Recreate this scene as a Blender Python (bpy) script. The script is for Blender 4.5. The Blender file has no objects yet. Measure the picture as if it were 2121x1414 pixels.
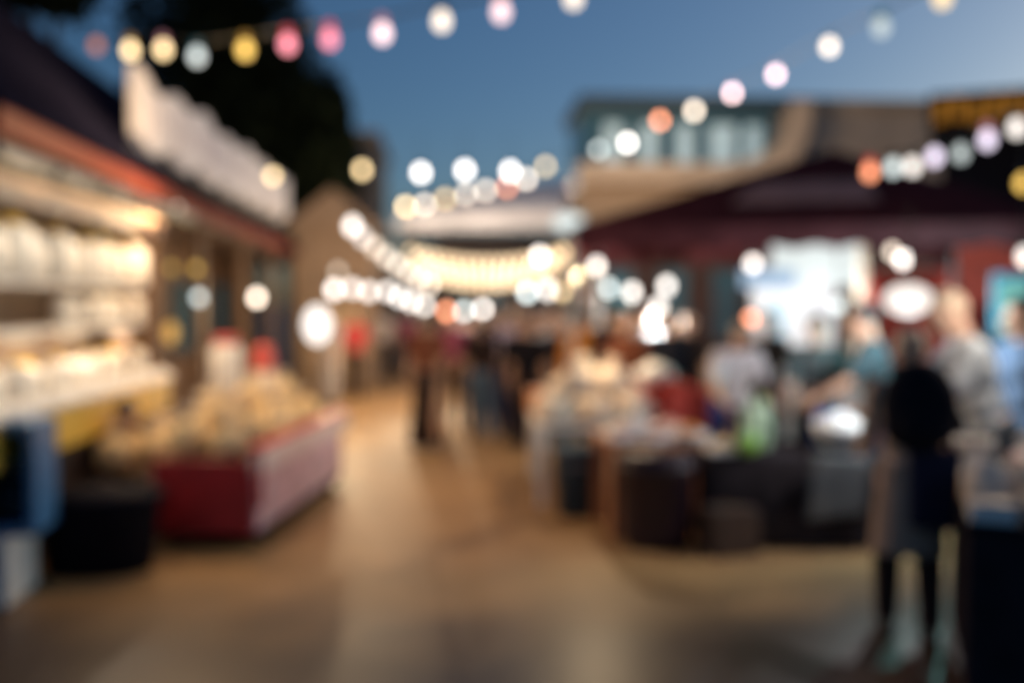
import bpy, bmesh, math, random
from mathutils import Vector, Matrix, noise
R = math.radians
random.seed(11)
SC = bpy.context.scene
COL = SC.collection

# ------------------------------------------------------------------ camera, sky, sun, exposure
F = 2062.0                      # focal length in pixels of the 2121 px wide photograph (35 mm lens)
CAM = Vector((0, 0, 1.7))
YAW, PITCH = -R(3.61), -R(2.14)
cam_d = bpy.data.cameras.new('camera')
cam = bpy.data.objects.new('camera', cam_d); COL.objects.link(cam)
cam.location = CAM
cam.rotation_euler = (R(90) + PITCH, 0, YAW)
cam_d.sensor_width = 36; cam_d.lens = 35
cam_d.clip_start = 0.05; cam_d.clip_end = 2000
cam_d.dof.use_dof = True        # wide open lens focused close by: the whole market is out of focus
cam_d.dof.focus_distance = 1.0
cam_d.dof.aperture_fstop = 1.32
SC.camera = cam
CR = cam.rotation_euler.to_matrix()

W = bpy.data.worlds.new('World'); SC.world = W; W.use_nodes = True
nt = W.node_tree
sky = nt.nodes.new('ShaderNodeTexSky'); sky.sky_type = 'NISHITA'; sky.sun_disc = False
SUN_EL, SUN_ROT = R(8), R(50)
sky.sun_elevation = SUN_EL; sky.sun_rotation = SUN_ROT
sky.air_density = 1.0; sky.dust_density = 1.3; sky.ozone_density = 4.7
bg = nt.nodes['Background']; bg.inputs['Strength'].default_value = 0.085
nt.links.new(sky.outputs[0], bg.inputs['Color'])

sd = bpy.data.lights.new('sun', 'SUN'); sd.energy = 0.02; sd.angle = R(10); sd.color = (1, .8, .65)
so = bpy.data.objects.new('sun', sd); COL.objects.link(so)
so.rotation_euler = Vector((-math.sin(SUN_ROT), -math.cos(SUN_ROT), -math.tan(SUN_EL))).to_track_quat('-Z', 'Y').to_euler()
SC.view_settings.view_transform = 'Standard'; SC.view_settings.look = 'None'
SC.view_settings.exposure = 0.0; SC.view_settings.gamma = 1.0
SC.cycles.use_denoising = True
SC.cycles.sample_clamp_indirect = 4.0
SC.cycles.max_bounces = 6
SC.cycles.use_adaptive_sampling = False

# ------------------------------------------------------------------ helpers
def P(px, py, D):
    """point seen at photograph pixel (px, py) at depth D metres"""
    v = Vector(((px - 1060.5) / F * D, -(py - 707) / F * D, -D))
    return CAM + CR @ v
def GD(px, D, z=0.0):
    p = P(px, 630, D); p.z = z; return p
def ZA(py, D):
    return P(1060, py, D).z
def S(r, g, b):
    f = lambda c: (c / 255 / 12.92) if c / 255 <= .04045 else ((c / 255 + .055) / 1.055) ** 2.4
    return (f(r), f(g), f(b))

MATS = {}
def mat(name, col, rough=.6, var=.18, scale=6.0, metal=0.0, emit=None, es=0.0, bump=0.0, stretch=(1, 1, 1), spec=.5):
    if name in MATS: return MATS[name]
    m = bpy.data.materials.new(name); m.use_nodes = True
    n = m.node_tree.nodes; l = m.node_tree.links
    b = n['Principled BSDF']
    b.inputs['Specular IOR Level'].default_value = spec; b.inputs['Roughness'].default_value = rough; b.inputs['Metallic'].default_value = metal
    if var > 0:
        tc = n.new('ShaderNodeTexCoord'); mp = n.new('ShaderNodeMapping'); mp.inputs['Scale'].default_value = stretch
        no = n.new('ShaderNodeTexNoise'); no.inputs['Scale'].default_value = scale; no.inputs['Detail'].default_value = 5
        cr = n.new('ShaderNodeValToRGB')
        cr.color_ramp.elements[0].position = .3; cr.color_ramp.elements[1].position = .7
        cr.color_ramp.elements[0].color = (*[c * (1 - var) for c in col], 1)
        cr.color_ramp.elements[1].color = (*[min(1, c * (1 + var)) for c in col], 1)
        l.new(tc.outputs['Object'], mp.inputs[0]); l.new(mp.outputs[0], no.inputs['Vector'])
        l.new(no.outputs['Fac'], cr.inputs[0]); l.new(cr.outputs[0], b.inputs['Base Color'])
        if bump:
            bp = n.new('ShaderNodeBump'); bp.inputs['Strength'].default_value = bump; bp.inputs['Distance'].default_value = .02
            l.new(no.outputs['Fac'], bp.inputs['Height']); l.new(bp.outputs[0], b.inputs['Normal'])
    else:
        b.inputs['Base Color'].default_value = (*col, 1)
    if emit:
        b.inputs['Emission Color'].default_value = (*emit, 1); b.inputs['Emission Strength'].default_value = es
    MATS[name] = m
    return m

class MB:
    """collects closed shapes and links them as ONE mesh object"""
    def __init__(s): s.v = []; s.f = []
    def add(s, vs, fs):
        o = len(s.v); s.v += [Vector(v) for v in vs]; s.f += [[i + o for i in f] for f in fs]; return s
    def box(s, c, d, rz=0, rx=0, ry=0):
        m = Matrix.Translation(c) @ Matrix.Rotation(rz, 4, 'Z') @ Matrix.Rotation(ry, 4, 'Y') @ Matrix.Rotation(rx, 4, 'X')
        x, y, z = [q / 2 for q in d]
        vs = [m @ Vector(p) for p in ((-x,-y,-z),(x,-y,-z),(x,y,-z),(-x,y,-z),(-x,-y,z),(x,-y,z),(x,y,z),(-x,y,z))]
        return s.add(vs, [(3,2,1,0),(4,5,6,7),(0,1,5,4),(1,2,6,5),(2,3,7,6),(3,0,4,7)])
    def tube(s, a, b, r0, r1=None, n=10):
        r1 = r0 if r1 is None else r1
        a = Vector(a); b = Vector(b); q = (b - a).to_track_quat('Z', 'Y')
        vs = []
        for p, r in ((a, r0), (b, r1)):
            vs += [p + q @ Vector((r * math.cos(k * math.tau / n), r * math.sin(k * math.tau / n), 0)) for k in range(n)]
        fs = [(k, (k + 1) % n, n + (k + 1) % n, n + k) for k in range(n)] + [tuple(range(n - 1, -1, -1)), tuple(range(n, 2 * n))]
        return s.add(vs, fs)
    def path(s, pts, r, n=6):
        for a, b in zip(pts[:-1], pts[1:]): s.tube(a, b, r, r, n)
        return s
    def lathe(s, c, prof, n=20, sx=1, sy=1):
        c = Vector(c); vs = []
        for r, z in prof:
            vs += [c + Vector((r * sx * math.cos(k * math.tau / n), r * sy * math.sin(k * math.tau / n), z)) for k in range(n)]
        m = len(prof); fs = []
        for j in range(m - 1):
            fs += [(j*n + k, j*n + (k+1) % n, (j+1)*n + (k+1) % n, (j+1)*n + k) for k in range(n)]
        fs += [tuple(range(n - 1, -1, -1)), tuple(range((m-1)*n, m*n))]
        return s.add(vs, fs)
    def ell(s, c, r, q=None, n=14, m=9):
        c = Vector(c)
        if not hasattr(r, '__len__'): r = (r, r, r)
        vs = [Vector((0, 0, -r[2]))]
        for j in range(1, m):
            t = -math.pi / 2 + math.pi * j / m
            vs += [Vector((r[0]*math.cos(t)*math.cos(k*math.tau/n), r[1]*math.cos(t)*math.sin(k*math.tau/n), r[2]*math.sin(t))) for k in range(n)]
        vs.append(Vector((0, 0, r[2])))
        if q is not None: vs = [q @ v for v in vs]
        fs = [(0, 1 + (k+1) % n, 1 + k) for k in range(n)]
        for j in range(m - 2):
            a = 1 + j*n
            fs += [(a+k, a+(k+1) % n, a+n+(k+1) % n, a+n+k) for k in range(n)]
        a = 1 + (m-2)*n; t = len(vs) - 1
        fs += [(a+k, a+(k+1) % n, t) for k in range(n)]
        return s.add([c + v for v in vs], fs)
    def cap(s, a, b, r0, r1, n=12):
        s.tube(a, b, r0, r1, n); s.ell(a, r0, n=n, m=7); s.ell(b, r1, n=n, m=7); return s
    def prism(s, pts, off):
        n = len(pts); off = Vector(off)
        vs = [Vector(p) for p in pts] + [Vector(p) + off for p in pts]
        fs = [tuple(range(n - 1, -1, -1)), tuple(range(n, 2*n))] + [(k, (k+1) % n, n + (k+1) % n, n + k) for k in range(n)]
        return s.add(vs, fs)
    def build(s, name, m, parent=None, smooth=False, bevel=0.0, fix=True):
        me = bpy.data.meshes.new(name); me.from_pydata([tuple(v) for v in s.v], [], s.f); me.update()
        if fix:
            bm = bmesh.new(); bm.from_mesh(me); bmesh.ops.recalc_face_normals(bm, faces=bm.faces); bm.to_mesh(me); bm.free()
        if smooth: me.shade_smooth()
        me.materials.append(m)
        o = bpy.data.objects.new(name, me); COL.objects.link(o)
        if parent: o.parent = parent
        if bevel:
            b = o.modifiers.new('bevel', 'BEVEL'); b.width = bevel; b.segments = 2; b.limit_method = 'ANGLE'
        return o

def thing(name, label, cat, loc=(0, 0, 0), rz=0, group=None):
    o = bpy.data.objects.new(name, None); COL.objects.link(o); o.location = loc; o.rotation_euler = (0, 0, rz)
    o.empty_display_size = .1
    return tag(o, label, cat, group)
def tag(o, label, cat, group=None):
    o['label'] = label; o['category'] = cat
    if group: o['group'] = group
    return o
def dup(root, loc, rz=0, label=None, group=None, sc=1.0, mats=None):
    def cp(o, par):
        c = o.copy(); COL.objects.link(c); c.parent = par
        if mats and o.name.split('.')[0] in mats and c.type == 'MESH':
            c.material_slots[0].link = 'OBJECT'; c.material_slots[0].material = mats[o.name.split('.')[0]]
        for k in root_children[o.name]: cp(k, c)
        return c
    root_children = {}
    def scan(o):
        root_children[o.name] = [k for k in o.children]
        for k in o.children: scan(k)
    scan(root)
    r = cp(root, None); r.location = loc; r.rotation_euler = (0, 0, rz)
    r.scale = (sc, sc, sc) if not hasattr(sc, '__len__') else sc
    if label: r['label'] = label
    if group: r['group'] = group
    return r
def light(name, loc, power, col, parent=None):
    d = bpy.data.lights.new(name, 'POINT'); d.energy = power; d.color = col; d.shadow_soft_size = 0
    o = bpy.data.objects.new(name, d); COL.objects.link(o); o.location = loc
    if parent: o.parent = parent
    return o
ORD = ['first','second','third','fourth','fifth','sixth','seventh','eighth','ninth','tenth','eleventh','twelfth',
       'thirteenth','fourteenth','fifteenth','sixteenth','seventeenth','eighteenth','nineteenth','twentieth','twenty-first','twenty-second','twenty-third','twenty-fourth','twenty-fifth','twenty-sixth']

# ------------------------------------------------------------------ materials
m_conc = mat('concrete_ground', (.325, .190, .086), .5, .17, 1.4, bump=.25, spec=.22)
m_roof = mat('dark_metal_roof', (.008, .008, .018), .9, .2, 3, spec=0)
m_fascia = mat('red_painted_wood', (.15, .030, .018), .7, .2, 3, stretch=(6, .6, 6), spec=.1)
m_wood = mat('brown_wood', (.12, .065, .035), .6, .3, 5, stretch=(5, 5, .6))
m_wood2 = mat('dark_wood', (.06, .034, .024), .6, .3, 5, stretch=(5, 5, .6))
m_owood = mat('orange_wood', (.50, .20, .085), .5, .25, 5, stretch=(4, 4, .7))
m_white = mat('white_paint', (.78, .76, .74), .5, .06, 4)
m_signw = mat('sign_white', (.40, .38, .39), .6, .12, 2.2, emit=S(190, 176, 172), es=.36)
m_signf = mat('grey_metal', (.16, .16, .17), .45, .15, 8, metal=.6)
m_yel = mat('yellow_panel', (.80, .50, .07), .5, .15, 6)
m_blue = mat('blue_plastic', (.05, .17, .38), .4, .12, 6)
m_black = mat('black_plastic', (.010, .010, .017), .6, .2, 6, spec=.04)
m_red = mat('deep_red_panel', (.30, .012, .018), .5, .2, 5)
m_red2 = mat('bright_red_trim', (.55, .07, .06), .45, .15, 5)
m_pink = mat('pale_pink_panel', (.60, .40, .47), .5, .35, 5)
m_maroon = mat('maroon_fabric', (.075, .023, .027), .95, .25, 4, spec=0)
m_maroon2 = mat('maroon_plastic', (.018, .006, .015), .5, .2, 5)
m_brownp = mat('faded_brown_print', (.34, .18, .15), .8, .3, 8)
m_tan = mat('tan_render', (.36, .25, .17), .8, .18, 1.3)
m_brownw = mat('brown_render', (.55, .42, .32), .85, .18, 1.3)
m_dkwall = mat('dark_render', (.014, .013, .018), .95, .2, 1.3, spec=0)
m_beige = mat('beige_fascia', (.50, .38, .29), .7, .12, 2)
m_glass = mat('blue_glass', (.05, .12, .17), .12, .2, 2)
m_fabw = mat('white_canvas', (.66, .64, .66), .8, .08, 3)
m_teal = mat('dark_teal_plastic', (.02, .065, .115), .5, .25, 5)
m_green = mat('lime_plastic', (.22, .42, .06), .45, .2, 6)
m_pgreen = mat('pale_green_plastic', (.42, .55, .38), .4, .15, 6)
m_snack = mat('yellow_snack', (.80, .60, .33), .7, .16, 28, bump=.3)
m_bun = mat('cream_bag', (.70, .60, .50), .6, .2, 20)
m_pack = mat('white_packet', (.80, .76, .70), .5, .12, 14)
m_steel = mat('galvanised_steel', (.30, .32, .34), .35, .15, 10, metal=.7)
m_cable = mat('black_cable', (.012, .012, .012), .6, 0)
m_redcloth = mat('red_cloth', (.58, .075, .055), .8, .2, 6)
m_orange = mat('orange_packet', (.60, .22, .05), .5, .2, 10)
m_greycl = mat('grey_cloth', (.11, .113, .117), .9, .25, 6)
m_dkcl = mat('charcoal_cloth', (.030, .025, .028), .95, .25, 6, spec=0)
m_leaf = mat('dark_leaf', (.012, .017, .010), .9, .3, 2, spec=0)
m_bark = mat('bark', (.05, .04, .03), .9, .3, 6)
m_skinp = mat('pink_tray', (.62, .36, .30), .5, .25, 12)

def glow(name, col, strength):
    return mat('%s_%.2f' % (name, strength), (.02, .02, .02), .4, 0, emit=col, es=strength, spec=0)

# ------------------------------------------------------------------ ground
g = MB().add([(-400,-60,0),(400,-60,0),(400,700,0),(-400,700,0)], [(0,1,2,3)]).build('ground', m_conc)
def near_tone(m):
    # darker, slightly smoother concrete toward the camera and the sides, with a noisy edge
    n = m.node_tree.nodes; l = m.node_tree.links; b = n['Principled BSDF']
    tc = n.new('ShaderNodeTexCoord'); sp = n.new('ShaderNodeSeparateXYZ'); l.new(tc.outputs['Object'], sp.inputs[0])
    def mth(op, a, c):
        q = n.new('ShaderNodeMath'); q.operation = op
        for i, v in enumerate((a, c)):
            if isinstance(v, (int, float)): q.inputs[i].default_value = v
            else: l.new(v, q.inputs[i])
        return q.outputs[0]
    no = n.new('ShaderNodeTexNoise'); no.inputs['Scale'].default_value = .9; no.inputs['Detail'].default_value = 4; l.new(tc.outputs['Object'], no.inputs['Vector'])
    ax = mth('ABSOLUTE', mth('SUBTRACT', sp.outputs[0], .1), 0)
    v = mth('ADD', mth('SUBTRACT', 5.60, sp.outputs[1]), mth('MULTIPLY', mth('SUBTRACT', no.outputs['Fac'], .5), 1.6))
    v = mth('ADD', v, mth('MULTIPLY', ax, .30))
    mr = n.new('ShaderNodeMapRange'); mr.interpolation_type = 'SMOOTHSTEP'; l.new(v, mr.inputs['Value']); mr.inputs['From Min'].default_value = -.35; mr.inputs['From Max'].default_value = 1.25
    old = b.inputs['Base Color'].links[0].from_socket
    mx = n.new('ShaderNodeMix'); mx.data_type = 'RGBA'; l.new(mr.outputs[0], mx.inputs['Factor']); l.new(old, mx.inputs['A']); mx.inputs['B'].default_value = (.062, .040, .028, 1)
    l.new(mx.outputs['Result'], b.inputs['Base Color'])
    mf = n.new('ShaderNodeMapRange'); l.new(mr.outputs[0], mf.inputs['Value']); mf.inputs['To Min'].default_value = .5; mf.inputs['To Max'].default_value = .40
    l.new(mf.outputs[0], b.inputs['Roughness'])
near_tone(m_conc)
g['kind'] = 'structure'
g['label'] = 'brown concrete market lane'

# ------------------------------------------------------------------ people
def person(loc, rz, h, label, cols, pose=None, vox=.010, group=None, hair='short', sleeve='short', bottom='trousers', eyes=True, sit=None):
    p = dict(lean=2, head=0, ap=(4, -4), ab=(7, 7), el=(14, 14), hp=(3, -3), kn=(2, 4), turn=0)
    if pose: p.update(pose)
    s = h / 1.70
    t = thing('person', label, 'person', loc, rz, group)
    up = Vector((0, 0, 1)); X = Vector((1, 0, 0))
    # legs first, pelvis height from the lower foot
    hips, legs = [], []
    for i, sd in enumerate((-1, 1)):
        hp = R(p['hp'][i]); kn = R(p['kn'][i])
        th = Vector((sd * .02, math.sin(hp), -math.cos(hp))); sh = Vector((0, math.sin(hp - kn), -math.cos(hp - kn)))
        hip = Vector((sd * .095, 0, -.04)); knee = hip + th * .42; ank = knee + sh * .41
        legs.append((hip, knee, ank))
    pz = -min(l[2].z for l in legs) + .075
    if sit: pz = sit / s + .11
    pel = Vector((0, 0, pz))
    legs = [tuple(q + pel for q in l) for l in legs]
    Lq = Matrix.Rotation(-R(p['lean']), 3, 'X')
    T = lambda x, y, z: pel + Lq @ Vector((x, y, z))
    Hq = Lq @ Matrix.Rotation(-R(p['head']), 3, 'X') @ Matrix.Rotation(R(p['turn']), 3, 'Z')
    neck = T(0, -.01, .52)
    hc = neck + Hq @ Vector((0, .02, .135))
    H = lambda x, y, z: hc + Hq @ Vector((x, y, z))
    b = MB(); q3 = Lq.to_quaternion(); hq = Hq.to_quaternion()
    b.ell(hc, (.077, .096, .112), hq); b.ell(H(0, .03, -.055), (.058, .066, .062), hq)
    b.ell(H(0, .098, -.02), (.014, .020, .022), hq, 8, 6); b.ell(H(0, .088, -.062), (.026, .014, .012), hq, 8, 6)
    for sd in (-1, 1): b.ell(H(sd * .078, -.005, -.012), (.012, .022, .032), hq, 8, 6)
    b.cap(T(0, -.01, .45), neck + Hq @ Vector((0, .0, .06)), .056, .052)
    b.ell(T(0, 0, .34), (.165, .105, .17), q3); b.ell(T(0, .005, .14), (.135, .095, .16), q3); b.ell(T(0, -.005, -.01), (.16, .112, .13), q3)
    arms = []
    for i, sd in enumerate((-1, 1)):
        a = R(p['ap'][i]) + R(p['lean']) * .0; ab = R(p['ab'][i]); e = a + R(p['el'][i])
        shd = T(sd * .175, 0, .435)
        d1 = Vector((sd * math.sin(ab), math.sin(a) * math.cos(ab), -math.cos(a) * math.cos(ab))).normalized()
        d2 = Vector((sd * math.sin(ab) * .35, math.sin(e), -math.cos(e))).normalized()
        elb = shd + d1 * .285; wr = elb + d2 * .25
        arms.append((shd, elb, wr, d2))
        b.cap(T(sd * .09, 0, .43), shd, .06, .055); b.cap(shd, elb, .050, .040); b.cap(elb, wr, .040, .027)
        f = Vector((0, 1, 0)) - d2 * d2.y
        f = f.normalized() if f.length > .2 else Vector((0, 0, 1))
        md = d2.cross(f).normalized()
        if md.x * sd > 0: md = -md
        qm = Matrix((f, md, d2)).transposed().to_quaternion()
        pc = wr + d2 * .055
        b.ell(pc, (.040, .016, .056), qm, 10, 7)
        for k, L in enumerate((.078, .086, .08, .062)):
            r0 = pc + d2 * .042 + f * (.028 - k * .019); cu = .25 + .06 * k
            k1 = r0 + (d2 + md * cu).normalized() * L * .5; k2 = k1 + (d2 + md * (cu + .6)).normalized() * L * .5
            b.cap(r0, k1, .009, .0085, 7); b.cap(k1, k2, .0085, .0075, 7)
        t0 = wr + d2 * .03 + f * .025; t1 = t0 + (d2 * .6 + f * .8 + md * .2).normalized() * .035; t2 = t1 + (d2 + f * .3 + md * .4).normalized() * .032
        b.cap(t0, t1, .012, .010, 7); b.cap(t1, t2, .010, .008, 7)
    for i, (hip, knee, ank) in enumerate(legs):
        b.cap(hip, knee, .082, .055); b.cap(knee, knee.lerp(ank, .35), .053, .052); b.cap(knee.lerp(ank, .35), ank, .052, .036)
        b.cap(ank + Vector((0, -.03, -.035)), ank + Vector((0, .13, -.048)), .035, .026)
    def rem(mb, name, m, v, parent=t):
        o = mb.build(name, m, None)
        for q in o.data.vertices: q.co *= s
        r = o.modifiers.new('r', 'REMESH'); r.mode = 'VOXEL'; r.voxel_size = v
        sm = o.modifiers.new('s', 'SMOOTH'); sm.iterations = 2; sm.factor = .5
        me = bpy.data.meshes.new_from_object(o.evaluated_get(bpy.context.evaluated_depsgraph_get()))
        o.modifiers.clear(); old = o.data; o.data = me; bpy.data.meshes.remove(old); me.name = name
        me.shade_smooth(); o.parent = parent
        return o
    rem(b, 'body', cols['skin'], vox * .8)
    c = MB()
    c.ell(T(0, 0, .34), (.182, .122, .18), q3); c.ell(T(0, .005, .14), (.152, .113, .17), q3); c.ell(T(0, 0, -.01), (.165, .118, .12), q3)
    for i, sd in enumerate((-1, 1)):
        shd, elb, wr, d2 = arms[i]
        c.cap(T(sd * .07, 0, .43), shd, .068, .068)
        if sleeve == 'long': c.cap(shd, elb, .064, .054); c.cap(elb, elb.lerp(wr, .92), .054, .042)
        elif sleeve == 'short': c.cap(shd, shd.lerp(elb, .72), .066, .064)
    rem(c, 'shirt', cols['top'], vox)
    d = MB()
    d.ell(T(0, -.005, -.03), (.178, .128, .12), q3)
    if bottom == 'skirt' or bottom == 'longskirt':
        zz = .50 if bottom == 'skirt' else .90
        cc = (legs[0][1] + legs[1][1]) / 2
        d.add([], []); top = T(0, 0, .02)
        d.lathe((top.x, top.y, 0), [(.21 + .03 * (zz > .6), top.z - zz), (.19, top.z - zz * .5), (.15, top.z)], 20, 1, .78)
    else:
        for hip, knee, ank in legs:
            d.cap(hip, knee, .094, .070)
            if bottom == 'trousers': d.cap(knee, ank + (knee - ank) * .06, .070, .056)
    rem(d, 'skirt' if 'skirt' in bottom else 'trousers', cols['bottom'], vox)
    if bottom == 'skirt':
        e = MB()
        for hip, knee, ank in legs:
            e.cap(hip.lerp(knee, .5), knee, .092, .082); e.cap(knee, ank + Vector((0, 0, .02)), .082, .066)
        rem(e, 'leggings', dkb, vox)
    for hip, knee, ank in legs:
        e = MB(); e.cap(ank + Vector((0, -.035, -.035)), ank + Vector((0, .135, -.046)), .042, .034)
        e.box(ank + Vector((0, .05, -.066)), (.075, .24, .018)); rem(e, 'shoe', cols['shoe'], vox)
    hr = MB()
    if hair == 'cap':
        hr.ell(H(0, -.005, .035), (.086, .105, .092), hq); hr.ell(H(0, .12, .045), (.06, .07, .012), hq)
        rem(hr, 'cap', cols['hair'], vox)
    else:
        hr.ell(H(0, -.028, .032), (.088, .098, .106), hq)
        if hair == 'long':
            hr.cap(H(0, -.06, -.02), H(0, -.075, -.20), .075, .06); hr.ell(H(0, -.04, -.06), (.092, .07, .11), hq)
        if hair == 'bun': hr.ell(H(0, -.12, .08), (.05, .05, .05), hq)
        rem(hr, 'hair', cols['hair'], vox)
    if eyes:
        for sd in (-1, 1):
            MB().ell(H(sd * .032, .090, .006) * s, tuple(q * s for q in (.012, .006, .007)), hq, 8, 6).build('eye', mat('dark_eye', (.02, .015, .012), .2, 0), t, True)
    return t

def cl(n, c, rough=.92): return mat('cloth_' + n, c, rough, .2, 7, spec=.1)
SK = [mat('skin_tan', (.42, .24, .16), .5, .08, 6), mat('skin_pale', (.62, .42, .34), .5, .08, 6), mat('skin_brown', (.26, .14, .09), .5, .08, 6)]
HB = mat('black_hair', (.012, .010, .012), .45, .3, 20); HBR = mat('brown_hair', (.10, .055, .03), .45, .3, 20); HLT = mat('ash_hair', (.46, .36, .29), .5, .25, 20)
SHO = mat('dark_shoe', (.02, .018, .02), .5, .2, 6); SHW = mat('pale_shoe', (.5, .47, .43), .5, .15, 6)
blk = cl('black', (.010, .010, .016)); nav = cl('navy', (.018, .020, .045)); tea = cl('dark_teal', (.03, .055, .065)); lbl = cl('light_blue', (.44, .50, .58))
wht = cl('white', (.62, .56, .56)); org = cl('orange', (.50, .20, .04)); rust = cl('rust', (.16, .058, .035)); lil = cl('lilac', (.36, .30, .40))
lgr = cl('light_grey', (.42, .40, .42)); pnk = cl('pink', (.30, .08, .15)); redc = cl('red', (.45, .05, .06)); jean = cl('blue_denim', (.08, .13, .21)); dkb = cl('dark_brown', (.030, .020, .020))
grn = cl('grey_green', (.07, .085, .09)); tau = cl('taupe', (.50, .36, .27)); blu = cl('royal_blue', (.02, .045, .17))
C = lambda top, bottom, skin=0, hair=HB, shoe=SHO: dict(top=top, bottom=bottom, skin=SK[skin], hair=hair, shoe=shoe)
PI = math.pi

# front row, right hand side
person(GD(1888, 5.12), -R(14), 1.55, 'woman in a taupe top and dark leggings standing with her back to us', C(tau, cl('taupe_dark', (.34, .245, .19)), 1, HLT), dict(hp=(5, -5), lean=3, ap=(16, 20), el=(52, 50), ab=(6, 6)), .008, bottom='skirt', hair='bun', sleeve='long')
bpk = thing('backpack', 'rounded black backpack on the back of the woman in taupe', 'backpack', GD(1908, 4.94, .97), -R(14))
pb = MB().ell((0, 0, .22), (.185, .10, .235))
pb.ell((0, .02, .12), (.175, .085, .13)); pb.build('bag_body', blk, bpk, True)
MB().ell((0, -.085, .13), (.12, .045, .10)).build('front_pocket', blk, bpk, True)
for sx in (-1, 1): MB().path([Vector((sx*.09, .07, .05)), Vector((sx*.11, .14, .22)), Vector((sx*.10, .13, .40)), Vector((sx*.08, .05, .42))], .016).build('strap', blk, bpk, True)
tb = thing('tote_bag', 'navy tote bag hanging at the right side of the woman in taupe', 'bag', GD(1937, 4.96, .56), -R(8))
MB().prism([(-.11,-.03,.02),(.11,-.03,.0),(.14,-.05,.42),(-.12,-.05,.42)], (0, .08, 0)).build('bag_body', nav, tb, bevel=.025)
MB().path([Vector((-.08, 0, .42)), Vector((-.03, 0, .56)), Vector((.04, 0, .57)), Vector((.09, 0, .42))], .012).build('strap', nav, tb, True)
person(GD(2056, 5.7), R(78), 1.80, 'man in a light blue shirt leaning over the right hand goods table', C(lbl, cl('slate', (.05, .06, .075)), 1, HLT), dict(lean=17, head=14, ap=(26, 40), el=(18, 24), ab=(4, 8), hp=(4, -6), turn=10), .008, sleeve='short')
person(GD(2135, 6.4), R(100), 1.72, 'person in blue denim at the right edge behind the leaning man', C(jean, jean, 0), dict(lean=6), .010, sleeve='long')
person(GD(1693, 7.9), PI - R(20), 1.62, 'person with black hair and a grey green top behind the white bowl', C(grn, nav, 1), dict(lean=8, head=18, ap=(28, 24), el=(46, 60)), .009)
person(GD(1826, 7.3), R(70), 1.70, 'person in a dark teal shirt reaching a bare arm forward', C(tea, nav, 0), dict(lean=9, head=12, ap=(36, 24), el=(22, 46), ab=(6, 10)), .009)
person(GD(1512, 8.25), PI + R(8), 1.60, 'person in a white patterned shirt leaning forward over the stall table', C(wht, blu, 0, HBR), dict(lean=20, head=16, ap=(18, 26), el=(36, 40), ab=(16, 16)), .009, hair='short')
# walkers in the lane and the crowd behind them
person(GD(884, 11.7), R(6), 1.63, 'walker in a rust top and long dark skirt alone in mid lane', C(rust, dkb, 0), dict(hp=(16, -14), kn=(6, 16), ap=(-12, 12), lean=4), .010, bottom='longskirt')
person(GD(940, 14.5), PI, 1.60, 'person in a pink top behind the rust coloured walker', C(pnk, dkb, 1, HBR), dict(hp=(10, -10), kn=(4, 12)), .012, hair='long')
person(GD(1012, 13.0), R(30), 1.62, 'crouching forward person in navy left of the cream bag table', C(nav, nav, 0), dict(lean=22, ap=(20, 24), el=(30, 30), hp=(12, -8)), .011)
person(GD(1066, 13.6), PI, 1.66, 'person in a lilac top above the navy crowd', C(lil, nav, 1), dict(hp=(8, -8)), .012, hair='long')
person(GD(1072, 12.0), R(-20), 1.55, 'person in black with dark trousers just left of the cream bags', C(blk, nav, 0), dict(lean=8), .011, sleeve='long')
person(GD(1132, 12.2), PI, 1.60, 'person in a light grey shirt behind the cream bag table', C(lgr, jean, 1, HBR), dict(lean=4), .011)
person(GD(1206, 11.0), R(15), 1.66, 'person in an orange top behind the cream bag table', C(org, dkb, 0), dict(lean=3), .010, sleeve='long')
person(GD(1266, 10.6), R(-30), 1.70, 'person in black standing right of the orange top', C(blk, nav, 0), dict(lean=3), .010, sleeve='long')
person(GD(1335, 11.4), PI, 1.64, 'person in a pale blue shirt behind the red drinks cooler', C(lbl, jean, 1), dict(lean=3), .010)
person(GD(1392, 9.6), R(20), 1.66, 'person in black between the cooler and the white shirt', C(blk, blk, 0), dict(lean=5), .010, sleeve='long')
# left hand side
person(GD(228, 7.7), PI + R(35), 1.60, 'vendor with dark hair and a maroon top crouched low by the left stall', C(cl('maroon', (.06, .018, .03)), nav, 1), dict(lean=30, head=14, ap=(24, 30), el=(40, 40), hp=(82, 78), kn=(84, 80)), .009, sit=.26, hair='short')
person(GD(735, 18.0), PI, 1.55, 'far person in a red shirt in front of the pale stalls', C(redc, dkb, 0), dict(hp=(8, -8)), .013)
person(GD(682, 16.6), R(150), 1.62, 'far person in light grey below the bright white lantern', C(lgr, lgr, 1), dict(), .013)
crowd_a = person(GD(790, 22.0), PI, 1.62, 'far shopper in white at the left of the lane end', C(wht, dkb, 0), dict(hp=(10, -10)), .016, 'far shoppers at the lane end')
names = ['lilac', 'dark', 'pale blue', 'rust', 'navy', 'grey', 'black', 'pink', 'teal', 'orange'] + ['black', 'navy', 'lilac', 'navy', 'black', 'dark brown', 'navy', 'teal', 'dark brown', 'dark', 'dark brown', 'black', 'orange', 'navy', 'rust']
cm = [lil, dkb, lbl, rust, nav, lgr, blk, pnk, tea, org] + [blk, nav, lil, nav, blk, dkb, nav, tea, dkb, dkb, dkb, blk, org, nav, rust]
spots = [(968, 19), (1008, 17.5), (1046, 21), (1092, 18), (1120, 16), (1165, 15), (1180, 20), (842, 23), (1232, 14), (1300, 16), (985, 15.5), (1030, 14.6), (1052, 16.2), (1104, 14.2), (1150, 13.2), (1205, 17), (1262, 18), (1322, 13.6), (1426, 11.2), (1590, 10.4), (996, 12.4), (1094, 11.6), (1238, 12.6), (1172, 12.0), (1296, 10.2)]
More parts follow.
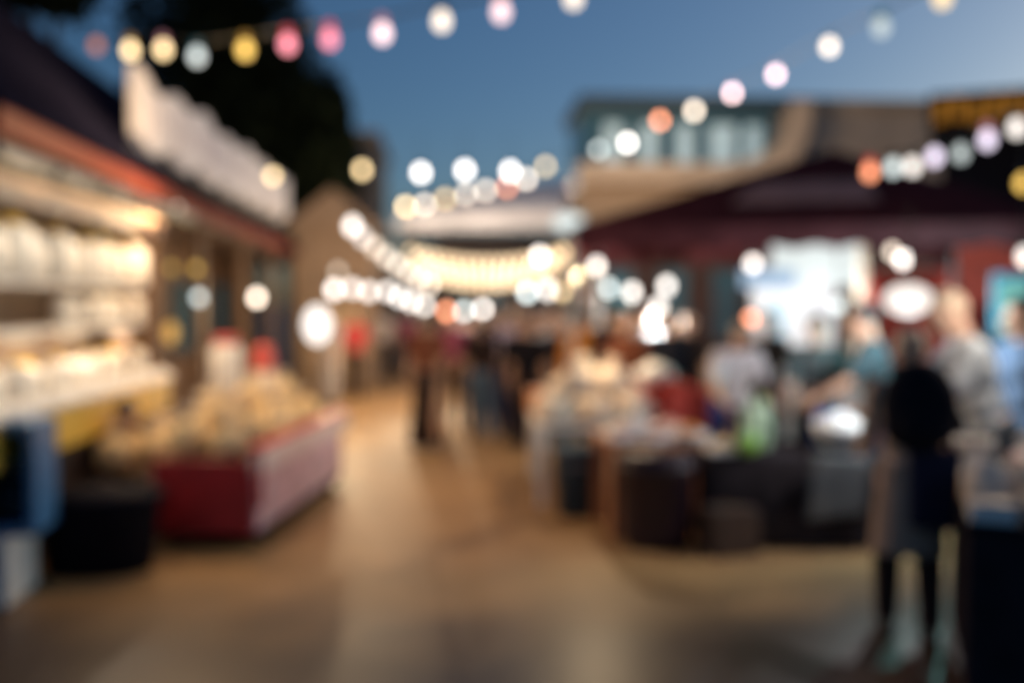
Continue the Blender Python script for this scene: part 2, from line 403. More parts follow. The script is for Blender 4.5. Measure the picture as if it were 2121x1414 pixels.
for i, (px, D) in enumerate(spots):
    dup(crowd_a, GD(px, D), [0, PI, .6, 2.6, PI, .3, PI, 0, 2.8, PI][i % 10], 'shopper in a %s top, %s from the left in the crowd' % (names[i], ORD[sorted(q[0] for q in spots).index(px)]),
        'far shoppers at the lane end', .95 + .012 * (i % 5), dict(shirt=cm[i], trousers=[dkb, nav, jean][i % 3], body=SK[i % 3]))

st = thing('stool', 'low red plastic stool under the crouching vendor', 'stool', GD(228, 7.7))
MB().box((0, 0, .245), (.28, .28, .03)).build('seat', m_red2, st, bevel=.01)
for sx in (-1, 1):
    for sy in (-1, 1): MB().tube((sx*.12, sy*.12, 0), (sx*.10, sy*.10, .235), .018).build('leg', m_red2, st)

# ------------------------------------------------------------------ bulbs and light strings
def dia_strength(dia, D, L):
    b = dia * BS * F / D; c = 57 * (1 - 1 / D)
    return .88 * L / min(1, (b / c) ** 2 * .9)
WARM = S(246, 214, 160); CRM = S(236, 218, 198); WHT = S(234, 225, 217); COOL = S(212, 222, 220)
PNKC = S(240, 205, 205); REDC = S(235, 80, 70); YELC = S(235, 190, 95); ORGC = S(240, 150, 110); LILC = S(228, 215, 235); ROSE = S(225, 130, 145)
BS = .74
def bulb_part(name, loc, dia, col, E, sock, parent, cname):
    dia = dia * BS
    e_ = 1.2
    w = MB().lathe(loc, [(.001, -dia*.52), (dia*.3, -dia*.44), (dia*.46, -dia*.22), (dia*.5, 0), (dia*.44, dia*.22), (dia*.27, dia*.44), (dia*.2, dia*.58)], 16)
    for v in w.v: v.z = loc[2] + (v.z - loc[2]) * e_
    o = w.build(name, glow('bulb_glow_' + cname, col, E), parent, True)
    MB().lathe(loc, [(dia*.30, dia*.60), (dia*.38, dia*.64), (dia*.34, dia*1.15), (dia*.08, dia*1.35)], 12).build('socket', sock, o, True)
    return o
def string(label, pts, dia, L=.78, ends=None, cat='string lights', group=None, lit=(), power=0, pcol=(1, .66, .34)):
    """pts: (px, py, D, colour, colour name, relative brightness)"""
    base = P(pts[0][0], pts[0][1], pts[0][2])
    t = thing('string_lights', label, cat, base, 0, group)
    loc = [P(*q[:3]) - base for q in pts]
    cab = [v + Vector((0, 0, dia * BS * 1.15)) for v in loc]
    if ends: cab = [P(*ends[0]) - base] + cab + [P(*ends[1]) - base]
    MB().path(cab, .008, 6).build('cable', m_cable, t)
    for v, q in zip(loc, pts):
        sock = m_cable if len(q) < 7 else q[6]
        bulb_part('bulb', v, dia, q[3], dia_strength(dia, q[2], L * q[5]), sock, t, q[4])
    for k in lit: light('lamp_light', loc[k] - Vector((0, 0, dia * 2.6)), power, pcol, t)
    return t
def pend(label, px, py, D, col, cname, dia=.13, L=.78, drop=.35, power=0, pcol=(1, .72, .42), group=None, z_top=None):
    p = P(px, py, D)
    t = thing('pendant_bulb', label, 'lamp', p, 0, group)
    bulb_part('bulb', Vector((0, 0, 0)), dia, col, dia_strength(dia, D, L), m_cable, t, cname)
    zt = (z_top - p.z) if z_top else drop
    MB().tube((0, 0, dia*BS*1.1), (0, 0, zt), .006, .006, 6).build('cord', m_cable, t)
    if power: light('lamp_light', (0, 0, -dia * .7), power, pcol, t)
    return t
sred = glow('red_cup', (.85, .06, .05), .9); syel = glow('yellow_cup', (.7, .36, .05), .7); steal = glow('teal_cup', (.05, .22, .26), .5); spnk = glow('pink_cup', (.75, .3, .36), .7)

n = 11
xs = [(200,95,9.6,ORGC,'orange',.18),(270,105,9.2,WARM,'warm',.85,syel),(338,103,8.8,WARM,'warm',.85,spnk),(408,117,8.4,COOL,'cool',.55,steal),(508,104,8.0,YELC,'yellow',.8,syel),
      (596,92,7.6,ROSE,'rose',1.0,sred),(683,82,7.2,ROSE,'rose',.95,sred),(792,70,6.9,PNKC,'pink',1.2,spnk),(915,44,6.6,CRM,'cream',1.15),(1038,25,6.3,PNKC,'pink',1.15,spnk),(1188,-4,6.0,CRM,'cream',1.2)]
s1 = string('long string of coloured bulbs across the top left sky', xs, .13, 1.0, ((60, 110, 10.4), (1330, -60, 5.7)), lit=(3, 4, 5), power=72)
string('string of pale bulbs rising to the upper right sky', [(1240,310,17.4,COOL,'cool',.35),(1300,296,17,WHT,'white',1.1),(1367,250,16,ORGC,'orange',.85),(1438,230,14.5,CRM,'cream',.9),
    (1517,193,15,PNKC,'pink',1,spnk),(1607,155,14,PNKC,'pink',1,spnk),(1718,97,11,CRM,'cream',1),(1825,57,7.6,COOL,'cool',.5,steal),(1952,-4,6.8,WARM,'warm',1)], .145, .85, ((1190, 330, 17.8), (2080, -80, 6.2)), lit=(2, 3, 4, 5), power=88, pcol=(1, .80, .58))
string('string of white and lilac bulbs climbing to the right edge', [(1802,357,8.0,ORGC,'orange',1,sred),(1850,347,7.7,COOL,'cool',.75),(1890,345,7.5,WHT,'white',.95),(1936,325,7.3,LILC,'lilac',.95),(1990,318,7.1,COOL,'cool',.5),
    (2045,290,6.8,LILC,'lilac',1,spnk),(2106,265,6.5,WHT,'white',1.1),(2190,235,6.2,WHT,'white',1)], .12, .76, ((1770, 352, 8.2), (2300, 190, 5.8)))
string('string of white bulbs running down the left of the lane', [(730,468,13,WHT,'white',1.2),(752,492,14,WHT,'white',.55),(776,512,15,CRM,'cream',.55),(800,532,16.2,CRM,'cream',.55),(823,548,17.6,CRM,'cream',.55),(846,564,19.2,CRM,'cream',.55),(868,578,21,CRM,'cream',.55),(890,590,23,CRM,'cream',.55)], .19, .8, ((690, 430, 12), (910, 605, 25)))
string('low string of white bulbs hanging under the diagonal one', [(692,600,14.0,WHT,'white',1.1),(730,597,14.6,WHT,'white',.75),(764,604,15.2,WHT,'white',.75),(803,603,15.8,WHT,'white',.75),(828,615,16.4,WHT,'white',.75),(852,624,17,WHT,'white',.75),(880,634,17.6,WHT,'white',.75),(925,645,18.4,ORGC,'peach',.9),(962,645,19,COOL,'cool',.8),(1000,641,19.6,WHT,'white',1.0)], .18, .8, ((650, 590, 13.5), (1040, 632, 20)), lit=(1, 4, 7), power=78, pcol=(1, .74, .46))
for r in range(4):
    pts = []
    for k in range(16):
        u = k / 15 * 2 - 1
        pts.append((1010 + u * (158 - r * 10), 522 + r * 15 + (1 - u * u) * 22, 21 + r * .35, S(246, 212, 168), 'amber', .24))
    string('%s of the four sagging rows of amber fairy bulbs across the lane' % ['topmost', 'second highest', 'third highest', 'lowest'][r], pts, .16, .8,
           ((835 + r * 8, 515 + r * 15, 21 + r * .35), (1186 - r * 8, 515 + r * 15, 21 + r * .35)), group='sagging fairy light rows')
string('string of amber and cream bulbs along the white marquee edge', [(840,428,24,WARM,'warm',.85),(880,424,24,CRM,'cream',.7),(922,412,24,WARM,'warm',.5),(965,403,24,CRM,'cream',.6),(1006,395,24,CRM,'cream',.65),(1050,388,24,ORGC,'orange',.6),(1090,371,24,CRM,'cream',.75),(1130,345,24,WARM,'warm',.45),(1186,335,24,WARM,'warm',.65)], .2, .78, ((815, 430, 24), (1225, 322, 24)), lit=(1, 4, 7), power=34, pcol=(1, .80, .62))

LB = 'bulbs hung on their own'
pend('bright white bulb, left one of three above the marquee', 872, 358, 23, WHT, 'white', .24, .95, .9)
pend('bright white bulb, middle one of three above the marquee', 963, 353, 23, WHT, 'white', .24, .95, .9)
pend('bright white bulb, right one of three above the marquee', 1057, 355, 23, WHT, 'white', .24, .95, .9)
pend('amber bulb on the narrow tan building right of the dark tree', 750, 352, 22, WARM, 'warm', .22, .55, .6, 60, (1, .72, .42))
pend('dim cream bulb hanging under the red fascia', 367, 437, 8.6, CRM, 'cream', .10, .30, .25, 34, (1, .66, .36))
pend('brown dim bulb, left one of a pair beneath the left eave', 355, 556, 10.5, YELC, 'yellow', .11, .10, .6)
pend('brown dim bulb, right one of a pair beneath the left eave', 407, 556, 11, YELC, 'yellow', .11, .14, .6)
pend('dim white bulb in the middle of the wooden shop front', 412, 616, 11, COOL, 'cool', .12, .36, .7)
pend('bright warm bulb at the far end of the wooden shop front', 532, 616, 13, CRM, 'cream', .15, .95, .7, 45, (1, .68, .36))
pend('dim brown bulb right of the eave end', 700, 562, 17, CRM, 'cream', .16, .18, .7, 60, (1, .70, .38))
pend('white bulb at the right end of the fairy rows', 1118, 530, 19, WHT, 'white', .2, .85, .6)
pend('amber bulb beyond the right end of the fairy rows', 1166, 524, 22, WARM, 'warm', .22, .55, .6)
pend('white bulb, left one of the pair right of the lane', 1092, 606, 17, COOL, 'cool', .18, .8, .6)
pend('white bulb, right one of the pair right of the lane', 1134, 600, 16.5, WHT, 'white', .22, .85, .6, 40, (1, .85, .65))
pend('amber bulb tucked behind the white pair', 1164, 604, 19, WARM, 'warm', .18, .4, .6)
pend('white bulb highest under the left corner of the tent', 1236, 551, 8.9, WHT, 'white', .11, .85, .25, 85, (1, .74, .45))
pend('dim bulb under the tent, highest of the cluster', 1338, 526, 13, CRM, 'cream', .14, .22, .5)
pend('pale green white bulb left in the cluster under the tent', 1261, 597, 12.5, COOL, 'cool', .14, .62, .6)
pend('white bulb in the middle of the cluster under the tent', 1309, 605, 12, WHT, 'white', .15, .85, .6, 60, (1, .90, .78))
pend('white bulb upper right in the cluster under the tent', 1381, 592, 11.6, WHT, 'white', .15, .85, .6)
pend('white bulb lower right in the cluster under the tent', 1364, 637, 11.4, WHT, 'white', .17, .95, .7, 60, (1, .90, .78))
pend('orange bulb in front of the pale blue panel', 1555, 661, 9.6, ORGC, 'orange', .12, .85, .7)
pend('dim grey white bulb between the teal shirt and the post', 1735, 633, 9.0, COOL, 'cool', .12, .55, .7)
pend('white bulb at the left of the lit kiosk', 1559, 546, 10.4, WHT, 'white', .13, 1, .4)
pend('dim bulb of the pair right of the kiosk post', 1848, 522, 10.2, CRM, 'cream', .12, .5, .4)
pend('white bulb of the pair right of the kiosk post', 1870, 538, 10, WHT, 'white', .13, 1, .4)
pend('white bulb cut by the right edge under the tent', 2122, 530, 5.2, WHT, 'white', .09, .9, .4, 26, (1, .82, .62))
pend('amber bulb at the right edge under the orange sign', 2120, 380, 8.6, YELC, 'yellow', .14, .7, .5)

def lantern(label, px, py, D, rx, rz_, col, L, power, pcol, drop=.5):
    p = P(px, py, D)
    t = thing('lantern', label, 'lantern', p)
    prof = [(rx * max(.25, math.cos(a)) , rz_ * math.sin(a)) for a in [R(-80 + 16 * k) for k in range(11)]]
    MB().lathe((0, 0, 0), prof, 20).build('shade', glow('lantern_glow', col, L), t, True)
    MB().tube((0, 0, rz_ * .97), (0, 0, rz_ * 1.15), rx * .4).build('top_cap', m_cable, t)
    MB().tube((0, 0, rz_ * 1.1), (0, 0, rz_ + drop), .008, .008, 6).build('cord', m_cable, t)
    light('lamp_light', (0, 0, -rz_ * 1.6), power, pcol, t)
    return t
lantern('big glowing white lantern at the end of the left shops', 657, 672, 12.5, .155, .225, S(232, 226, 220), 2.4, 70, (1, .74, .44))
lantern('broad glowing white lamp above the woman in black', 1881, 620, 6.6, .155, .10, S(236, 226, 218), 1.6, 66, (.95, .97, 1))
lantern('small amber lantern low in the wooden shop front', 354, 688, 9.5, .06, .10, S(240, 180, 90), 1.0, 18, (1, .62, .3))
lantern('wide white lamp on the front of the tan building', 1182, 461, 19, .34, .16, COOL, 1.5, 60, (.9, .96, 1))

# ------------------------------------------------------------------ left long shop building (turned a little off the lane)
A0 = Vector((-2.52, 5.75, 0)); A1 = Vector((-3.26, 24.9, 0))
ang = math.atan2(A1.y - A0.y, A1.x - A0.x) - PI / 2
LEN = (A1 - A0).length
sh = thing('shop_building', 'long low timber shop row with dark roof and red fascia on the left', 'building', A0, ang)
MB().prism([(-.05, 0, 2.86), (-.05, 0, 2.92), (-1.25, 0, 4.32), (-5.5, 0, 4.5), (-5.5, 0, 4.40), (-1.25, 0, 4.22)], (0, LEN, 0)).build('roof', m_roof, sh)
MB().box((0, LEN/2, 2.735), (.06, LEN, .15)).build('fascia', m_fascia, sh)
MB().box((-.01, LEN/2, 2.845), (.12, LEN, .06)).build('gutter', m_roof, sh)
MB().prism([(-.06, .04, 2.66), (-.06, .04, 2.85), (-1.25, .04, 4.21), (-5.5, .04, 4.39), (-5.5, .04, 2.66)], (0, .08, 0)).build('gable', m_roof, sh)
MB().box((-.75, LEN/2 , 2.64), (1.36, LEN - .1, .05)).build('soffit', m_wood2, sh)
w = MB()
w.box((-1.45, LEN/2 + 1.6, 1.31), (.12, LEN - 3.3, 2.6))
w.build('wall', m_wood, sh)
for k in range(6):
    y = 3.05 + k * 3.1
    MB().box((-.18, y, 1.31), (.13, .13, 2.6)).build('post', m_wood, sh, bevel=.01)
for k in range(5):
    y = 4.6 + k * 3.1
    f = MB().box((-1.37, y, 1.5), (.05, 1.5, 1.3)).build('window', m_wood2, sh)
    MB().box((-1.335, y, 1.5), (.02, 1.3, 1.1)).build('pane', m_glass, f)
for k in range(3):
    y = 6.15 + k * 3.1
    d = MB().box((-1.37, y, 1.0), (.05, .9, 2.0)).build('door', m_wood2, sh)
    MB().ell((-1.32, y + .36, 1.0), .03).build('handle', m_steel, d, True)
# white roof sign, bumpy outline
sx0, sx1 = P(268, 300, 9.35), P(596, 455, 17.6)
sg = thing('roof_sign', 'long white roof sign with a bumpy cut out outline above the red fascia', 'sign', Vector((-2.88, 9.25, 3.13)), 0)
L_ = 8.4; top, bot = [], []
for k in range(57):
    u = k / 56 * L_
    top.append((0, u, .68 + .06 * math.sin(u * 5.2 + 1) + .035 * math.sin(u * 2.1 + 3)))
    bot.append((0, u, .05 + .06 * math.sin(u * 5.2 + 2)))
MB().prism(bot + top[::-1], (.08, 0, 0)).build('sign_face', m_signw, sg)
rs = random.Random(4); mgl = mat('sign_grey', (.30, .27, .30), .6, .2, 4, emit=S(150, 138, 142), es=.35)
for k in range(26):
    MB().box((.083, .35 + k * .30, .36 + rs.uniform(-.04, .06)), (.012, rs.choice((.05, .07, .16)), rs.uniform(.16, .40)), rx=rs.uniform(-.25, .25)).build('faded_mark', mgl, sg)
MB().prism([(0, 0, 0), (0, L_, 0), (0, L_, .03), (0, 0, .03)], (-.12, 0, -.06)).build('base_rail', m_signf, sg)
for k in range(7):
    MB().tube((-.06, .5 + k * 1.23, -.25), (-.03, .5 + k * 1.23, .6), .025).build('bracket', m_signf, sg)
pend('amber bulb at the far end of the white roof sign', 565, 365, 15.6, WARM, 'warm', .15, .5, .25)
# ------------------------------------------------------------------ lit food stall under the eave, near left
fs = thing('food_stall', 'brightly lit food stall with white packets on shelves and yellow counter front', 'stall', Vector((-2.62, 5.2, 0)), 0)
MB().box((-.62, 2.0, 1.3), (.05, 4.1, 2.5)).build('back_panel', m_tan, fs)
MB().box((-.33, 4.05, 1.3), (.60, .05, 2.5)).build('side_panel', m_wood, fs)
MB().box((-.30, 2.0, 2.44), (.66, 4.1, .05)).build('top_panel', m_tan, fs)
MB().box((-.28, 2.0, 1.00), (.62, 4.05, .05)).build('counter', m_white, fs, bevel=.01)
MB().box((.05, 2.03, .90), (.03, 4.1, .30)).build('counter_front', m_yel, fs)
MB().box((-.28, 2.0, .46), (.5, 3.9, .86)).build('base_cabinet', m_wood2, fs)
MB().box((-.34, 2.0, 1.52), (.42, 4.0, .03)).build('shelf', m_white, fs)
MB().box((-.34, 2.0, 1.84), (.42, 4.0, .03)).build('shelf', m_white, fs)
MB().box((.0, 2.03, 2.40), (.04, 4.2, .18)).build('header', m_wood2, fs)
for k, y in enumerate((.4, 1.2, 2.0, 2.8, 3.6)):
    t = thing('tube_lamp', 'short tube lamp on an arm before the stall header, %s from the near end' % ORD[k], 'lamp', Vector((-2.30, 5.2 + y, 2.44)), 0, 'tube lamps in the food stall')
    MB().box((0, 0, .04), (.06, .7, .05)).build('housing', m_signf, t); MB().tube((0, 0, .05), (-.30, 0, .05), .01).build('arm', m_signf, t)
    MB().tube((0, -.33, .0), (0, .33, .0), .016).build('tube', glow('tube_soft_glow', WARM, .4), t, True)
    light('lamp_light', (0, 0, -.12), 7.6 - .9 * k, (1, .83, .62), t)
for y in (.6, 1.5, 2.4, 3.4):  # unseen lamps added under the shelf to brighten the counter packets
    t = thing('shelf_lamp', 'small added lamp under the lower stall shelf, %s from the near end' % ORD[(.6, 1.5, 2.4, 3.4).index(y)], 'lamp', Vector((-2.80, 5.2 + y, 1.475)), 0, 'added shelf lamps in the food stall')
    MB().box((0, 0, .015), (.05, .4, .03)).build('housing', m_white, t)
    MB().box((0, 0, -.006), (.03, .36, .012)).build('diffuser', glow('added_lamp_glow', WARM, 1.2), t)
    light('lamp_light', (0, 0, -.03), 6, (1, .82, .62), t)
pk = thing('food_packet', 'white packet', 'packet', (0, 0, 0))
MB().lathe((0, 0, 0), [(.06, 0), (.085, .02), (.088, .12), (.085, .2), (.06, .225), (.02, .235)], 14, 1, .8).build('packet_body', m_pack, pk, True)
MB().box((0, 0, .245), (.07, .012, .04)).build('seal', m_yel, pk)
first = True
for row, (z, nn, nm, scl) in enumerate(((1.025, 18, 'counter', 1.15), (1.535, 9, 'lower shelf', .95), (1.855, 18, 'upper shelf', 1.45))):
    for k in range(nn):
        y = 3.92 - k * (3.8 / (nn if nn > 9 else 19)); x = -.20 + .05 * math.sin(k * 2.3)
        loc = Vector((-2.62 + x, 5.2 + y, z)); lab = 'white food packet on the stall %s, %s from the far end' % (nm, ORD[k])
        sc = (scl, scl, scl * (1.0 + .08 * math.sin(k * 1.7)))
        if first:
            pk.location = loc; pk.scale = sc; pk['label'] = lab; pk['group'] = 'white packets in the lit stall'; first = False
        else: dup(pk, loc, .3 * k, lab, 'white packets in the lit stall', sc)
for k in range(11):   # trays in front on the counter
    tr = thing('food_tray', 'flat white food tray at the counter edge, %s from the far end' % ORD[k], 'tray', Vector((-2.66 + .09, 5.2 + 3.85 - k * .34, 1.028)), 0, 'flat trays on the stall counter')
    MB().box((0, 0, .025), (.16, .27, .05)).build('tray', m_white, tr, bevel=.012)
    MB().ell((0, 0, .055), (.065, .115, .05)).build('filling', m_pack, tr, True)

# blue crate, black tub, white box at the left edge
bc = thing('crate', 'open blue plastic crate standing on end at the left edge', 'crate', Vector((P(20, 900, 6.0).x, 6.0, .38)), R(4))
fr = MB()
for x in (-.24, .24): fr.box((x, 0, .32), (.05, .4, .64))
for z in (.025, .615): fr.box((0, 0, z), (.43, .4, .05))
fr.build('frame', m_blue, bc)
MB().box((0, .12, .32), (.43, .04, .54)).build('back', m_teal, bc)
for z in (.2, .4): MB().box((0, -.05, z), (.43, .25, .012)).build('divider', m_teal, bc)
wb = thing('box', 'white box under the blue crate at the left edge', 'box', Vector((P(-10, 1100, 6.0).x, 5.9, 0)), R(4))
MB().box((0, 0, .18), (.5, .5, .36)).build('box_body', m_white, wb, bevel=.01); MB().box((0, 0, .367), (.52, .52, .025)).build('lid', m_white, wb, bevel=.005)
bt = thing('tub', 'large black plastic tub on the ground left of the red cart', 'tub', GD(200, 6.35), 0)
MB().lathe((0, 0, 0), [(.33, 0), (.37, .44), (.40, .46), (.40, .50), (.36, .50), (.32, .05)], 24, 1, .75).build('tub_body', m_black, bt, True)
MB().ell((0, 0, .46), (.35, .25, .09)).build('black_bag', m_black, bt, True)

# ------------------------------------------------------------------ red cart with snack bags
g0 = GD(415, 6.85); 
ct = thing('cart', 'red sided market cart with a pale pink flank heaped with yellow snacks', 'cart', g0, -R(7.5))
CL = 2.5; cw = .36
MB().box((0, .0, .37), (.70, .05, .52)).build('front_panel', m_red, ct, bevel=.01)
MB().box((0, CL, .37), (.70, .05, .52)).build('back_panel', m_red, ct)
MB().box((cw, CL/2, .34), (.04, CL - .06, .44)).build('side_panel', m_pink, ct)
MB().box((-cw, CL/2, .34), (.04, CL - .06, .44)).build('side_panel', m_pink, ct)
MB().box((cw + .035, CL/2, .615), (.09, CL + .06, .15)).build('top_stripe', mat('pale_stripe', (.80, .64, .62), .5, .08, 5), ct, bevel=.01)
MB().box((cw + .01, CL/2, .705), (.10, CL + .06, .022)).box((cw + .055, -.02, .5), (.03, .03, .40)).build('red_rail', m_red2, ct)
MB().box((0, CL/2, .58), (.68, CL - .05, .04)).build('bed', m_wood2, ct)
MB().box((cw, CL/2, .10), (.05, CL - .1, .06)).box((-cw, CL/2, .10), (.05, CL - .1, .06)).build('chassis', m_black, ct)
for x in (-.33, .33):
    for y in (.3, CL - .3):
        o = MB().tube((x - .03, y, .10), (x + .03, y, .10), .10, .10, 18).build('wheel', m_black, ct, True)
        MB().tube((x - .035, y, .10), (x + .035, y, .10), .045, .045, 14).build('hub', m_steel, o, True)
bagp = thing('snack_bag', 'x', 'snack bag', (0, 0, 0))
bb = MB().lathe((0, 0, 0), [(.05, 0), (.12, .02), (.155, .09), (.15, .17), (.11, .24), (.045, .28), (.03, .30)], 18, 1, .85)
for v in bb.v:
    v += v.normalized() * .018 * noise.noise(v * 14)
bb.build('bag_body', m_snack, bagp, True)
MB().lathe((0, 0, 0), [(.028, .29), (.05, .33), (.06, .37), (.02, .375)], 12, 1, .5).build('knot', m_bun, bagp, True)
cm_ = Matrix.Translation(g0) @ Matrix.Rotation(-R(7.5), 4, 'Z')
pos = [(-.22,.3,.60,1.0),(.1,.25,.60,.85),(-.28,.7,.60,1.15),(.02,.72,.60,1.1),(.24,.85,.60,.8),(-.22,1.15,.60,1.2),(.12,1.2,.60,1.1),(-.25,1.6,.60,1.05),(.1,1.65,.60,.95),(-.2,2.05,.60,1.1),(.15,2.1,.60,.95),
       (-.14,1.4,.83,.75),(.02,1.88,.85,.7),(-.3,.95,.80,.8),(-.05,.5,.80,.6)]
for k, (x, y, z, s_) in enumerate(pos):
    lab = '%s yellow snack bag on the red cart, %s from the near end' % ('upper' if z > .7 else 'plump', ORD[k])
    loc = cm_ @ Vector((x, y, z))
    if k == 0: bagp.location = loc; bagp['label'] = lab; bagp['group'] = 'snack bags heaped on the cart'
    else: dup(bagp, loc, k * 1.1, lab, 'snack bags heaped on the cart', s_)
jar = thing('jar', 'tall white plastic jar with a red lid rising above the cart', 'jar', P(492, 850, 8.35), 0)
MB().lathe((0, 0, 0), [(.10, 0), (.125, .02), (.125, .40), (.10, .45), (.09, .46)], 22).build('jar_body', m_white, jar, True)
MB().lathe((0, 0, .455), [(.10, 0), (.105, .01), (.105, .035), (.08, .05)], 22).build('lid', m_red2, jar, True)
rc = tag(MB().lathe((0, 0, 0), [(.15, 0), (.16, .015), (.13, .12), (.07, .18), (.01, .19)], 22).build('basin', m_red2, None, True), 'upturned red plastic basin behind the tall white jar', 'basin'); rc.location = P(515, 795, 8.75)
crt = thing('goods_box', 'wooden box carrying the white jar and red basin behind the cart', 'box', GD(500, 8.9)); 
MB().box((0, 0, .38), (.5, .5, .76)).build('box_body', m_wood, crt, bevel=.01); MB().box((0, -.255, .5), (.46, .012, .08)).build('slat', m_owood, crt)
jar.location = Vector((crt.location.x - .06, crt.location.y - .12, .76)); jar.scale = (1.05, 1.05, 1.3); jar.location.x -= .05; rc.location = Vector((crt.location.x + .17, crt.location.y + .09, 1.10)); rc.scale = (.72, .72, 1.3)
bx2 = thing('snack_tin', 'yellow tin under the red basin on the wooden box', 'tin', Vector((crt.location.x + .17, crt.location.y + .09, .76)))
MB().tube((0, 0, 0), (0, 0, .335), .12, .12, 20).build('tin_body', m_bun, bx2, True)
for k, (px, D, z, s_) in enumerate(((150, 7.0, .48, .9), (270, 7.2, .35, 1.0), (120, 7.3, .3, .9), (610, 9.3, .75, 1.0), (580, 9.6, .9, .9))):
    pass
lowt = thing('low_table', 'low wooden table with goods between the lit stall and the red cart', 'table', GD(300, 7.6), 0)
MB().box((0, 0, .48), (.55, 1.0, .04)).build('tabletop', m_wood, lowt, bevel=.005)
for sx in (-1, 1):
    for sy in (-1, 1): MB().box((sx*.24, sy*.46, .23), (.04, .04, .46)).build('leg', m_wood, lowt)
for k in range(5):
    dup(bagp, lowt.location + Vector(((-.12, .12, -.1, .13, 0)[k], -.38 + .19 * k, .50)), k, 'yellow snack bag on the low wooden table, %s from the front' % ORD[k], 'snack bags on the low table', .9)

# ------------------------------------------------------------------ far end: buildings, marquee, tree
def building(label, px0, px1, ytop, D, depth, m, roofm, storeys=1, wins=0, winm=None, cat='building', zb=0):
    a, b = GD(px0, D), GD(px1, D); wdt = abs(b.x - a.x); h = ZA(ytop, D)
    t = thing('building', label, cat, Vector(((a.x + b.x) / 2, (a.y + b.y) / 2, 0)))
    MB().box((0, depth / 2, h / 2), (wdt, depth, h)).build('wall', m, t)
    MB().box((0, depth / 2, h + .08), (wdt + .3, depth + .3, .16)).build('roof', roofm, t)
    for k in range(wins):
        for s_ in range(storeys):
            x = -wdt / 2 + (k + .5) * wdt / wins; z = h * (s_ + .6) / storeys
            f = MB().box((x, -.03, z), (wdt / wins * .6, .06, h / storeys * .45)).build('window', m_wood2, t)
            MB().box((x, -.066, z), (wdt / wins * .5, .01, h / storeys * .38)).build('pane', winm or m_glass, f)
    return t
building('narrow tall tan building right of the dark tree', 640, 778, 285, 31, 6, m_tan, m_brownw, 3, 2)
gs = thing('gabled_stall', 'tan gabled stall at the far end of the left shops', 'stall', GD(690, 20.5))
hz = ZA(480, 20.5)
MB().box((0, 1.5, hz / 2), (1.6, 3, hz)).build('wall', m_tan, gs)
MB().prism([(-1.1, -.1, hz), (1.1, -.1, hz), (0, -.1, ZA(390, 20.5))], (0, 3.2, 0)).build('roof', m_tan, gs)
MB().box((0, -.02, 1.0), (1.0, .06, 1.5)).build('opening', mat('warm_cloth', (.5, .36, .22), .8, .2, 4), gs)
building('pale low stall closing the lane at its far end', 760, 905, 560, 30, 4, m_beige, m_fabw, 1, 2)
building('dark shop closing the far end right of the lane', 905, 1250, 500, 32, 5, m_brownw, m_wood2, 1, 4)
mq = thing('marquee', 'long white marquee roof spanning the far end of the lane', 'marquee', GD(1022, 25))
a = GD(822, 25).x - mq.location.x; b = GD(1232, 25).x - mq.location.x
z0, z1 = ZA(474, 25), ZA(405, 26.5)
MB().prism([(a, 0, z0), (b, 0, z0), (b, 0, z0 + .45), (a, 0, z0 + .3)], (0, .05, 0)).build('valance', m_fabw, mq)
MB().add([(a, .02, z0 + .3), (b, .02, z0 + .45), (b - .2, 2, ZA(368, 27)), (a + .6, 2, z1), (b - .2, 4, z0 + .3), (a + .6, 4, z0 + .3)], [(0, 1, 2, 3), (3, 2, 4, 5)]).build('canopy', m_fabw, mq)
MB().box(((a + b) / 2, 2, z0 - .12), (b - a, 3.6, .1)).build('ceiling_frame', m_wood2, mq)
for x in (a + .1, b - .1):
    for y in (.1, 3.8): MB().tube((x, y, 0), (x, y, z0), .05).build('post', m_steel, mq)

def tree(label, base, crowns, nleaf, seed, hgt):
    rnd = random.Random(seed)
    t = thing('tree', label, 'tree', base)
    tr = MB().tube((0, 0, 0), (.1, .1, hgt * .45), .32, .22, 12)
    for cx, cy, cz, r in crowns:
        tr.tube((.1, .1, hgt * .40), (cx, cy, cz), .14, .05, 8)
    tr.build('trunk', m_bark, t, True)
    lf = MB()
    for cx, cy, cz, r in crowns:
        for k in range(nleaf):
            d = Vector((rnd.gauss(0, 1), rnd.gauss(0, 1), rnd.gauss(0, 1))).normalized() * r * (rnd.random() ** .35)
            d *= 1 + .22 * noise.noise(d * 1.3 + Vector((cx, cy, cz)))
            c = Vector((cx, cy, cz)) + d
            u = Vector((rnd.gauss(0, 1), rnd.gauss(0, 1), rnd.gauss(0, 1))).normalized(); v = u.orthogonal().normalized()
            s_ = rnd.uniform(.09, .17)
            lf.add([c - u * s_, c + v * s_ * .5, c + u * s_, c - v * s_ * .5], [(0, 1, 2, 3)])
    lf.build('crown', m_leaf, t, fix=False)
    return t
tb_ = GD(500, 24)
def crown(px, py, D, r):
    q = P(px, py, D) - tb_; return (q.x, q.y, q.z, r)
tree('big dark leafy tree behind the white roof sign', tb_, [crown(400, 60, 24, 1.75), crown(520, 130, 24, 1.7), crown(430, 230, 24, 2.0), crown(590, 240, 24, 1.6), crown(640, 330, 24, 1.25), crown(520, 350, 24, 1.8), crown(480, -60, 24, 1.7), crown(380, 330, 24, 1.8), crown(660, 230, 24.5, .8)], 2600, 3, 9)
tb_ = GD(60, 17)
tree('dark tree branch crown above the roof in the top left corner', tb_, [crown(120, -40, 17, .75), crown(20, -70, 17, .9), crown(60, -140, 17, 1.2)], 1200, 5, 7)

